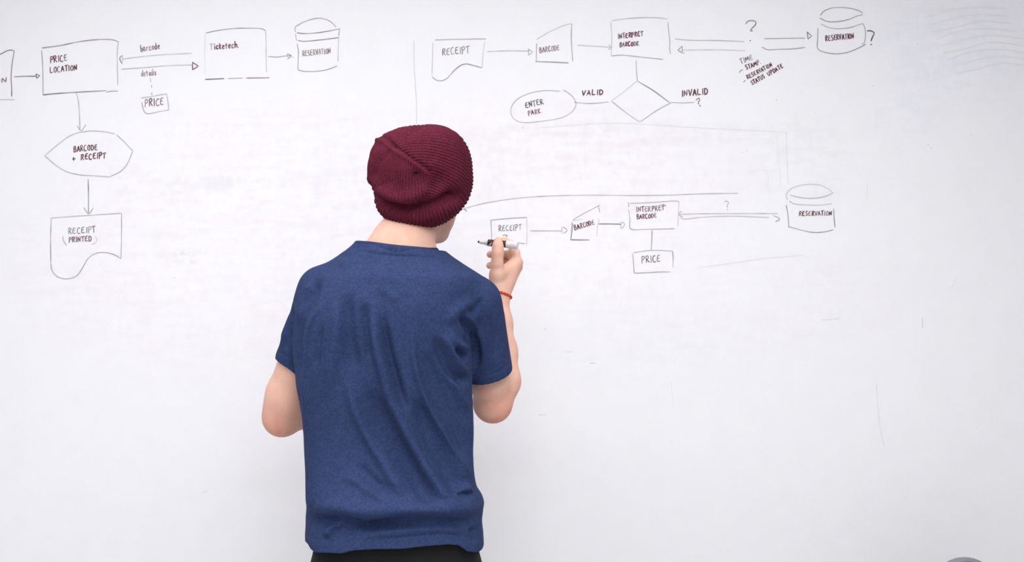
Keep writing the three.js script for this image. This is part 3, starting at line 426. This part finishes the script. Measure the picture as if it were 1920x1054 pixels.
const sleeveL = cone(Q(602, 542, 2.2), Q(561, 678, 2.27), 0.044, 0.0515), sleeveR = blend([cone(Q(900, 562, 2.2), Q(921, 705, 2.27), 0.0425, 0.0445), cone(Q(904, 575, 2.215), Q(922, 705, 2.3), 0.036, 0.043)], 0.02);
const cutL = cut(Q(514, 669, 2.27), Q(556, 691, 2.27), 0), cutR = cut(Q(886, 709, 2.28), Q(962, 688, 2.28), -0.03);
const shirtShape = (x, y, z) => {
  const t = trunkCloth(x, y, z), v = uy(y), u = ux(x), near2 = TD / Math.min(TD, -z), hem = (527 + (v - 527) * near2 - along(hemLine, 960 + (u - 960) * near2)) * S;
  const cl = cutL(x, y, z), cr = cutR(x, y, z), sl = Math.max(sleeveL(x, y, z), cl), sr = Math.max(sleeveR(x, y, z), cr);
  const trunkPart = smin(t, yokes(x, y, z), 0.035);
  const d = smin(smin(trunkPart, sl, 0.018), sr, 0.012);
  const open = Math.min(hem < 0 ? Math.max(t + 0.006, -hem - 0.05) : t + 0.006, Math.max(sleeveL(x, y, z) + 0.0055, -cl - 0.035, t - 0.001), Math.max(sleeveR(x, y, z) + 0.0055, -cr - 0.035, t - 0.001));
  return Math.max(d, hem, -open, -hole(x, y, z), (neckline(u, z) - v) * S);
};
// folds: [points on the trunk grid, half-width (pixels), height (mm; negative is a valley)]
const folds = [];
const fold = (w, mm, pts) => folds.push({ w, a: mm / 1000 * (w > 4 ? 3.2 : 1.2), p: pts.split(' ').map((s) => s.split(',').map(Number)) });
fold(9, 8, '697,560 699,610 705,650 718,694 731,745 757,799 787,856 818,910 857,950 892,968'); fold(8, -6, '716,585 722,620 730,665 742,705 752,740 768,785'); fold(15, -10, '775,735 790,780 812,830 838,875 858,910 872,930');
fold(34, -4, '770,590 800,670 830,755 856,840 872,890'); fold(26, -2.5, '655,600 668,700 695,800 725,880'); fold(8, -1.2, '707,536 713,560 717,590 722,620'); fold(9, 1, '716,536 730,552 748,566'); fold(7, 4, '772,600 774,640 781,694 802,759 822,795 850,837 872,875 890,905');
fold(13, -8.5, '800,655 812,700 832,745 850,785 868,830 884,865'); fold(11, 5.5, '648,690 662,752 688,815 723,872 746,912 762,935'); fold(15, -9, '690,720 706,765 735,822 768,880 800,930 825,955');
fold(8, -2.5, '668,868 685,885 705,905 735,930'); fold(8, 2, '640,890 670,905 715,935 745,945'); fold(13, -5, '653,545 650,600 657,660 668,700'); fold(12, 3, '636,560 632,620 622,680 612,750'); fold(8, -3.5, '682,560 684,600 690,640 694,690');
fold(6, 4, '829,622 840,645 852,668 866,690 884,705'); fold(9, -6.5, '818,625 828,660 844,690 866,712 882,722'); fold(6, 3.5, '842,612 852,640 868,650 882,660'); fold(6, -3.5, '850,652 866,664 880,674'); fold(6, 3, '866,585 884,603 897,625 903,650'); fold(7, -5.5, '858,586 874,606 886,632 893,668 889,700'); fold(5, -3, '872,622 882,650 888,680');
fold(10, -9, '602,520 588,540 570,570 556,605 552,640 556,690 562,730'); fold(7, 3.5, '590,520 575,545 558,580 547,620'); fold(5, 3, '612,560 590,590 576,640 573,690 573,750 573,830'); fold(6, -2, '603,600 596,650 592,700');
fold(8, -3, '578,1000 592,984 612,973 640,971 664,977 684,985 715,980 745,974 790,971 830,972 868,979 886,976'); fold(14, 2.5, '580,952 620,950 680,958 740,955 800,952 850,955 895,962'); fold(6, 6, '612,1010 618,996 630,986 650,980'); fold(8, 4, '660,1008 720,1000 790,993 840,992 872,1000'); fold(8, -3, '884,985 890,1005 893,1018');
fold(5, -4, '858,932 875,926 896,928'); fold(5, 3, '870,905 880,920 896,934'); fold(5, 3, '800,700 830,745 852,790 868,820 884,850'); fold(6, -3, '830,700 850,735 866,770 884,800'); fold(5, 2.5, '850,705 864,740 880,770'); fold(4, -2, '583,930 590,970 584,1000'); fold(3.5, 2, '596,935 590,965 582,1000');
fold(10, 2.5, '890,560 872,572 850,590 836,612'); fold(8, -2, '905,556 893,580 880,592'); fold(4.5, -1, '906,548 902,575 900,600 898,640 893,690'); fold(4, 1.5, '915,560 918,600 914,650'); fold(6, -1.5, '928,600 930,640 925,680'); fold(16, 1, '700,500 720,515 750,520'); fold(18, -0.8, '690,520 705,545 712,570'); fold(10, 2, '630,500 660,492 690,480');
fold(2.2, -1.6, '862,780 863,850 865,930'); fold(2, -1.2, '575,1010 620,1014 655,1018 664,1016'); fold(2, -1.4, '700,1012 740,1009 790,1004 835,1001 860,1006 876,1018 892,1024'); fold(2.5, 1, '660,1016 700,1018 780,1011 840,1007 862,1013 880,1024'); fold(2.4, -1.2, '518,656 536,668 556,679'); fold(2.2, -1, '889,700 910,704 940,694 957,677');
fold(6, 2, '540,575 534,610 530,650'); fold(5, -2, '550,570 545,610 540,645'); fold(2.8, -2.4, '650,468 680,472 710,477 750,480 790,482 815,484 830,488');
for (const q of folds) { q.lo = [Infinity, Infinity]; q.hi = [-Infinity, -Infinity]; for (const p of q.p) for (const c of [0, 1]) { q.lo[c] = Math.min(q.lo[c], p[c] - 2.6 * q.w); q.hi[c] = Math.max(q.hi[c], p[c] + 2.6 * q.w); }
  const c = new THREE.CatmullRomCurve3(q.p.map((p) => V(p[0], p[1], 0)), false, 'centripetal'), n = q.p.length * 5; q.s = []; for (let k = 0; k <= n; k++) { const t = c.getPoint(k / n); q.s.push([t.x, t.y]); } }
function foldHeight(u, v) {
  let h = 0;
  for (const q of folds) {
    if (u < q.lo[0] || u > q.hi[0] || v < q.lo[1] || v > q.hi[1]) continue;
    let best = Infinity, at = 0; const s = q.s, n = s.length - 1;
    for (let k = 0; k < n; k++) { const ax = s[k][0], ay = s[k][1], dx = s[k + 1][0] - ax, dy = s[k + 1][1] - ay, L = dx * dx + dy * dy || 1e-9, t = clamp(((u - ax) * dx + (v - ay) * dy) / L, 0, 1), d = (u - ax - dx * t) ** 2 + (v - ay - dy * t) ** 2; if (d < best) { best = d; at = (k + t) / n; } }
    h += q.a * Math.exp(-best / (q.w * q.w)) * smooth(0, 0.3, at) * smooth(0, 0.3, 1 - at);
  }
  return h > 0 ? 0.018 * Math.tanh(h / 0.018) : 0.024 * Math.tanh(h / 0.024);
}
const clothMat = new THREE.MeshPhysicalMaterial({ vertexColors: true, roughness: 0.9, specularIntensity: 0.2, sheen: 0.08, sheenColor: new THREE.Color(0.35, 0.42, 0.75), sheenRoughness: 0.5 });
const NAVY = [0.0295, 0.0465, 0.119];
const navyTone = (x, y, z) => { const g = hash(Math.round(x * 700), Math.round(y * 700), Math.round(z * 700)) - 0.5, m = fbm(x * 90, y * 130, z * 90, 3) - 0.5, k = 1 + g * 0.4 + m * 0.2; return [NAVY[0] * (k + 0.1 * m), NAVY[1] * k, NAVY[2] * (k - 0.05 * g)]; };
{
  const g = field(shirtShape, V(-0.5, 0.93, -2.36), V(0.02, 1.595, -2.05), 0.0024, null, 2), p = g.attributes.position, n = g.attributes.normal;
  for (let k = 0; k < p.count; k++) {
    const x = p.getX(k), y = p.getY(k), z = p.getZ(k), inner = n.getZ(k) < -0.15 && z > -TD + 0.02 ? -1 : 1, w = smooth(-0.1, 0.55, n.getZ(k) * inner);
    const h = (foldHeight(960 - x / z * FOCAL, 527 + (y - EYE) / z * FOCAL) * w + (fbm(x * 26, y * 18, z * 26, 3) - 0.5) * 0.0022) * inner;
    p.setXYZ(k, x + n.getX(k) * h, y + n.getY(k) * h * 0.6, z + n.getZ(k) * h);
  }
  g.computeVertexNormals();
  const shirt = mesh('t_shirt', tone(g, navyTone), clothMat, person, 'navy blue short-sleeved cotton t-shirt');
  // ribbed neck band
  const ring = new THREE.CatmullRomCurve3([Q(671, 459, 2.205), Q(690, 456, 2.155), Q(742, 463, 2.128), Q(795, 468, 2.15), Q(815, 471, 2.205), Q(800, 500, 2.262), Q(742, 528, 2.285), Q(686, 495, 2.262)], true), N = 160, pos = [], idx = [], col = [];
  const mid = Q(743, 440, 2.205), prof = [[-0.003, 0.004], [0.001, 0.0042], [0.003, 0.001], [0.0036, -0.004], [0.0038, -0.009], [0.003, -0.0132], [0.0008, -0.0148], [-0.005, -0.013], [-0.006, -0.003]];
  for (let k = 0; k < N; k++) {
    const c = ring.getPoint(k / N), o = V(c.x - mid.x, 0, c.z - mid.z).normalize(), r0 = Math.hypot(c.x - mid.x, c.z - mid.z);
    let r = r0 - 0.008; while (r < r0 + 0.006 && smin(trunkCloth(mid.x + o.x * r, c.y - 0.008, mid.z + o.z * r), yokes(mid.x + o.x * r, c.y - 0.008, mid.z + o.z * r), 0.035) < 0) r += 0.0003;
    c.x = mid.x + o.x * r; c.z = mid.z + o.z * r;
    prof.forEach(([a, b], q) => { const e = q > 0 && q < 6 ? 0.0004 * Math.sin(k * 2.4) : 0; pos.push(c.x + o.x * (a + e), c.y + b, c.z + o.z * (a + e)); const t = navyTone(c.x + a, c.y + b, c.z); col.push(t[0], t[1], t[2]); });
    for (let q = 0; q < prof.length; q++) { const a = k * prof.length + q, b = k * prof.length + (q + 1) % prof.length, c2 = ((k + 1) % N) * prof.length + q, d = ((k + 1) % N) * prof.length + (q + 1) % prof.length; idx.push(a, b, c2, b, d, c2); }
  }
  const cg = new THREE.BufferGeometry(); cg.setAttribute('position', new THREE.Float32BufferAttribute(pos, 3)); cg.setAttribute('color', new THREE.Float32BufferAttribute(col, 3)); cg.setIndex(idx); cg.computeVertexNormals();
  mesh('collar', cg, clothMat, shirt);
}

// -- trousers and shoes
{
  const pelvis = (x, y, z) => { const v = uy(y), a = lerp(0.168, 0.176, smooth(1000, 1120, v)), q = Math.pow(Math.pow(Math.abs((x - (743 - 960) * S) / a), 2.4) + Math.pow(Math.abs((z + TD) / 0.094), 2.4), 1 / 2.4); return Math.max((q - 1) * 0.1, y - 1.0, 0.86 - y); };
  const leg = (s) => chain([[hip(s).add(V(0, -0.03, 0)), 0.093], [knee(s), 0.068], [V(ankle(s).x, 0.1, -2.2), 0.056]], 0.03);
  const l = leg(-1), r = leg(1), shape2 = (x, y, z) => Math.max(smin(smin(l(x, y, z), r(x, y, z), 0.015), pelvis(x, y, z), 0.03), 0.06 - y);
  const g = field(shape2, V(-0.48, 0.04, -2.36), V(0.02, 1.02, -2.05), 0.005), p = g.attributes.position, n = g.attributes.normal;
  for (let k = 0; k < p.count; k++) { const x = p.getX(k), y = p.getY(k), z = p.getZ(k), h = (fbm(x * 14, y * 10, z * 14, 3) - 0.5) * 0.012 * smooth(0.95, 0.8, y); p.setXYZ(k, x + n.getX(k) * h, y, z + n.getZ(k) * h); }
  g.computeVertexNormals();
  mesh('trousers', g, new THREE.MeshStandardMaterial({ color: 0x0f1011, roughness: 0.95 }), person, 'black trousers');
  const leather = new THREE.MeshStandardMaterial({ color: 0x2a2624, roughness: 0.6 }), sole = new THREE.MeshStandardMaterial({ color: 0xe4e0d8, roughness: 0.7 });
  for (const s of [-1, 1]) {
    const a = ankle(s), f = blend([cone(V(a.x, 0.06, -2.19), V(a.x + s * 0.02, 0.045, -2.36), 0.047, 0.036), cone(V(a.x, 0.06, -2.19), V(a.x, 0.11, -2.2), 0.046, 0.05)], 0.03);
    const shoe = mesh('shoe', field((x, y, z) => Math.max(f(x, y, z), 0.022 - y), V(a.x - 0.09, 0, -2.44), V(a.x + 0.09, 0.17, -2.1), 0.004), leather, person);
    const o = new THREE.Shape(); o.absellipse(0, 0, 0.046, 0.135, 0, Math.PI * 2);
    mesh('sole', new THREE.ExtrudeGeometry(o, { depth: 0.018, bevelEnabled: true, bevelSize: 0.003, bevelThickness: 0.003, bevelSegments: 2 }).rotateX(-Math.PI / 2).rotateY(-s * 0.11).translate(a.x + s * 0.01, 0.003, -2.275), sole, shoe);
  }
}

// -- beanie
{
  const HC = [790, 335], HDEP = 2.225, hs = HDEP / FOCAL, c0 = Q(HC[0], HC[1], HDEP);
  const rim = '886,320 887,340 884,358 877,377 867,392 856,404 844,413 830,421 812,427 790,429.5 765,428 745,423 728,414 715,402 706,388 702,373 701.5,363 697,352 693,335 691,315 693.5,298 697,284 704,271 712,259 722,253 745,244 775,237 800,235 826,237 848,245 865,258 877,276 884,299'.split(' ').map((s) => s.split(',').map(Number));
  const polar = rim.map(([x, y]) => [Math.atan2(HC[1] - y, x - HC[0]), Math.hypot(x - HC[0], y - HC[1])]).sort((a, b) => a[0] - b[0]), M = polar.length;
  const radius = (t) => { let k = 0; while (k < M && polar[k][0] <= t) k++; const g = (q) => { const w = ((q % M) + M) % M; return [polar[w][0] + Math.floor(q / M) * 2 * Math.PI, polar[w][1]]; }, a = g(k - 2), b = g(k - 1), c = g(k), d = g(k + 1), s = (t - b[0]) / (c[0] - b[0]), m1 = (c[1] - a[1]) / (c[0] - a[0]) * (c[0] - b[0]), m2 = (d[1] - b[1]) / (d[0] - b[0]) * (c[0] - b[0]); return (2 * s ** 3 - 3 * s * s + 1) * b[1] + (s ** 3 - 2 * s * s + s) * m1 + (-2 * s ** 3 + 3 * s * s) * c[1] + (s ** 3 - s * s) * m2; };
  const strokes = []; const st = (w, mm, pts) => { const q = pts.split(' ').map((s) => s.split(',').map(Number)), c = new THREE.CatmullRomCurve3(q.map((p) => V(p[0], p[1], 0)), false, 'centripetal'), s = []; for (let k = 0; k <= q.length * 6; k++) { const t = c.getPoint(k / (q.length * 6)); s.push([t.x, t.y]); } strokes.push({ w, a: mm / 1000, s }); };
  st(10, -26, '696,360 708,374 728,389 757,399 790,402 818,396 840,384 856,372'); st(13, 11, '706,350 725,366 755,378 788,378 805,368'); st(13, -8, '836,344 820,360 806,378 796,388'); st(11, 5, '812,400 835,392 856,384'); st(12, 3, '715,392 745,408 780,414 815,409 845,394');
  st(4.5, 4.5, '708,266 722,272 738,283 748,292 762,302 784,317 808,335'); st(4, -5, '716,260 730,267 745,279 756,290 770,300 790,314 815,330'); st(5, -5, '736,278 746,284'); st(6, -3.5, '738,296 722,314 710,340 704,356'); st(9, 3, '722,290 706,310 698,335'); st(12, 5, '770,330 775,350 780,368'); st(16, 5, '832,262 858,290 866,325 856,360'); st(9, 4, '822,322 838,330 842,346'); st(10, -4, '748,283 770,262 792,246'); st(9, 3, '735,268 755,252');
  st(2.6, -3.2, '868,262 876,284 878.5,312 877,338 870,362 859,384'); st(10, -3, '818,334 845,352 868,372');
  const crease = [[690, 360], [708, 374], [728, 389], [757, 399], [790, 402], [818, 396], [840, 384], [856, 372], [900, 350]];
  const ribs = (x, y) => {
    const P = 5.2, side = (x - 712) * (333 - 262) - (y - 262) * (812 - 712);     // > 0: above the seam
    const below = y > along(crease, x);
    if (!below && ((x < 814 && side > 0) || (x >= 814 && y < 333 + (x - 814) * 4) || (y >= 333 && x > 817 - (y - 333) * 0.22))) {
      if ((x - 748) * (238 - 283) - (y - 283) * (800 - 748) > 0 && x < 806) return (x * 0.76 + y * 0.65) / P;
      return Math.hypot((x - 795) * 0.95, y - 432) / P;
    }
    return Math.atan2(x - 772, y - 120) * 230 / P;
  };
  const NT = 560, NP = 330, pos = [], col = [], idx = [];
  const nor = V();
  for (let j = 0; j <= NP; j++) for (let i = 0; i < NT; i++) {
    const t = -Math.PI + (i / NT) * 2 * Math.PI, f = (j / NP) * 0.86 * Math.PI, R = radius(t) * hs, near = f < Math.PI / 2;
    const sx = Math.pow(Math.sin(f), 0.92), cz = Math.cos(f), B = near ? 0.12 : 0.1;
    let x = R * sx * Math.cos(t), y = R * sx * Math.sin(t), z = B * cz + 0.018 * smooth(0.15, 1, -y / (95 * hs)) * (near ? 1 : 1 + cz);
    nor.set(x / (R * R), y / (R * R), z / (B * B)).normalize();
    const px = HC[0] + x / hs, py = HC[1] - y / hs;
    let h = 0;
    if (near) for (const q of strokes) { let best = 1e9; for (let k = 0; k + 1 < q.s.length; k++) { const ax = q.s[k][0], ay = q.s[k][1], dx = q.s[k + 1][0] - ax, dy = q.s[k + 1][1] - ay, L = dx * dx + dy * dy || 1e-9, u = clamp(((px - ax) * dx + (py - ay) * dy) / L, 0, 1), d = (px - ax - dx * u) ** 2 + (py - ay - dy * u) ** 2; if (d < best) best = d; } h += q.a * Math.exp(-best / (q.w * q.w)); }
    h *= smooth(-0.05, 0.35, cz);
    const ph = ribs(px, py), rib = Math.pow(Math.abs(Math.sin(Math.PI * ph)), 0.7), fuzz = hash(i, j, 3) - 0.5;
    h += (rib - 0.7) * 0.003 + fuzz * 0.0005 + 0.0004 * Math.sin((py + px * 0.5) * 2.4);
    pos.push(c0.x + x + nor.x * h, c0.y + y + nor.y * h, c0.z + z + nor.z * h);
    const heather = noise3(px * 0.55, py * 0.55, f * 40), k = (0.85 + 0.3 * hash(i, j, 9)) * (0.75 + 0.5 * heather), blue = heather > 0.74 ? 0.7 : 0;
    col.push((0.112 - 0.034 * blue) * k, (0.0155 + 0.006 * blue) * k, (0.031 + 0.018 * blue) * k);
  }
  const edge = (k) => { const y = pos[k * 3 + 1], z = pos[k * 3 + 2] - c0.z; return z > -0.004 || y > c0.y - 0.06 + (-z) * 0.6; };
  for (let j = 0; j < NP; j++) for (let i = 0; i < NT; i++) { const a = j * NT + i, b = j * NT + (i + 1) % NT, c = a + NT, d = b + NT; if (edge(a) && edge(b) && edge(c) && edge(d)) idx.push(a, c, b, b, c, d); }
  const g = new THREE.BufferGeometry(); g.setAttribute('position', new THREE.Float32BufferAttribute(pos, 3)); g.setAttribute('color', new THREE.Float32BufferAttribute(col, 3)); g.setIndex(idx); g.computeVertexNormals();
  mesh('beanie', g, new THREE.MeshPhysicalMaterial({ vertexColors: true, roughness: 0.95, specularIntensity: 0.15, sheen: 0.12, sheenColor: new THREE.Color(0.7, 0.25, 0.35), sheenRoughness: 0.6 }), person, 'burgundy ribbed knit beanie');
}
// -- thread bracelet
{
  const red = new THREE.MeshStandardMaterial({ color: 0xd6432f, roughness: 0.8 }), a = V().crossVectors(wristDir, V(0, 0, 1)).normalize(), b = V().crossVectors(wristDir, a).normalize(), c = WRIST.clone().addScaledVector(wristDir, 0.001), loops = [];
  for (const ph of [0, Math.PI]) { const pts = []; for (let k = 0; k < 64; k++) { const t = k / 64 * Math.PI * 2; let r = 0.018; while (skin(c.x + (a.x * Math.cos(t) + b.x * Math.sin(t)) * r, c.y + (a.y * Math.cos(t) + b.y * Math.sin(t)) * r, c.z + (a.z * Math.cos(t) + b.z * Math.sin(t)) * r) < 0.0015 && r < 0.04) r += 0.0005; r += 0.0006 * Math.cos(t * 11 + ph); const tilt = -0.003 * Math.cos(t) + 0.0012 * Math.sin(t * 11 + ph); pts.push(c.clone().addScaledVector(a, Math.cos(t) * r).addScaledVector(b, Math.sin(t) * r).addScaledVector(wristDir, tilt)); } loops.push(tube(pts, 0.0017, 180, 8, true)); }
  mesh('bracelet', mergeGeometries(loops), red, person, 'red twisted thread bracelet');
}

// ---------------------------------------------------------------- the marker pen
{
  const tip = Q(896, 453.5, 2.437), end = Q(971, 460, 2.406), L = tip.distanceTo(end), g = thing('marker_pen', 'white whiteboard marker with dark red label held between thumb and fingers', 'marker', tip.toArray());
  g.quaternion.setFromUnitVectors(V(0, 1, 0), V().subVectors(end, tip).normalize());
  const white = new THREE.MeshStandardMaterial({ color: 0xdcdce0, roughness: 0.35 }), wine = new THREE.MeshStandardMaterial({ color: 0x3d141b, roughness: 0.4 }), black = new THREE.MeshStandardMaterial({ color: 0x16141a, roughness: 0.8 });
  const lathe = (pts) => new THREE.LatheGeometry(pts.map(([r, y]) => new THREE.Vector2(r, y * L)), 40);
  mesh('barrel', lathe([[0.0032, 0.045], [0.0042, 0.06], [0.0046, 0.17], [0.0062, 0.2], [0.0066, 0.235], [0.0074, 0.24], [0.0076, 0.27], [0.0076, 0.8]]), white, g);
  mesh('nib', lathe([[0.0001, -0.005], [0.0017, 0], [0.0026, 0.015], [0.0027, 0.055]]), black, g);
  mesh('label', lathe([[0.0076, 0.265], [0.00785, 0.268], [0.00785, 0.73], [0.0076, 0.735]]), wine, g);
  mesh('cap', lathe([[0.0076, 0.72], [0.0088, 0.725], [0.0091, 0.76], [0.0091, 0.955], [0.0085, 0.985], [0.006, 1.0], [0.0001, 1.003]]), white, g);
  const swoosh = []; for (let k = 0; k < 3; k++) { const pts = []; for (let q = 0; q <= 12; q++) { const y = (0.29 + 0.09 * q / 12) * L, t = [1.25, 1.0, 1.5][k] + (q / 12 - 0.5) * [1.5, 1.9, 1.1][k] ; pts.push(V(Math.cos(t) * 0.0079, y, Math.sin(t) * 0.0079)); } swoosh.push(tube(pts, 0.0005 + 0.0002 * k, 16, 6)); }
  mesh('printed_mark', mergeGeometries(swoosh), white, g, 'white curved print on the label');
}

// ---------------------------------------------------------------- the chair at the lower edge
{
  const g = thing('chair', 'grey rounded chair back with dark pad, cut off at the lower edge before the whiteboard', 'chair', [Q(1810, 527, 2.55).x, 0, -2.55]);
  const grey = new THREE.MeshStandardMaterial({ color: 0x85838c, roughness: 0.55 }), dark = new THREE.MeshStandardMaterial({ color: 0x2b2c33, roughness: 0.9 }), steel = new THREE.MeshStandardMaterial({ color: 0x9a9a9f, roughness: 0.35, metalness: 0.7 });
  const topY = EYE - (1046 - 527) * 2.55 / FOCAL, out = (k, i) => { const a = 0.165 - i, b = 0.36 - i, t = k / 48 * Math.PI * 2; return V(a * Math.sin(t), topY - 0.36 + b * Math.cos(t), 0); };
  const rimPts = [], shp = new THREE.Shape();
  for (let k = 0; k < 48; k++) { rimPts.push(out(k, 0.005)); const p = out(k, 0.008); k ? shp.lineTo(p.x, p.y) : shp.moveTo(p.x, p.y); }
  mesh('back_rim', tube(rimPts, 0.006, 160, 14, true).scale(1, 1, 2.2), grey, g);
  mesh('back_pad', new THREE.ExtrudeGeometry(shp, { depth: 0.012, bevelEnabled: true, bevelSize: 0.003, bevelThickness: 0.004, bevelSegments: 3, curveSegments: 24 }).translate(0, 0, -0.006), dark, g);
  mesh('seat', rbox(0.42, 0.05, 0.4, 0.02, 0, 0.45, 0.24), dark, g);
  mesh('back_post', rbox(0.06, 0.3, 0.02, 0.008, 0, 0.36, -0.012), grey, g);
  for (const [x, z] of [[-1, 0], [1, 0], [-1, 1], [1, 1]]) mesh('leg', tube([V(x * 0.16, 0.44, 0.09 + z * 0.3), V(x * 0.19, 0.0, 0.06 + z * 0.36)], 0.011, 6, 10), steel, g);
}

renderer.render(scene, camera);
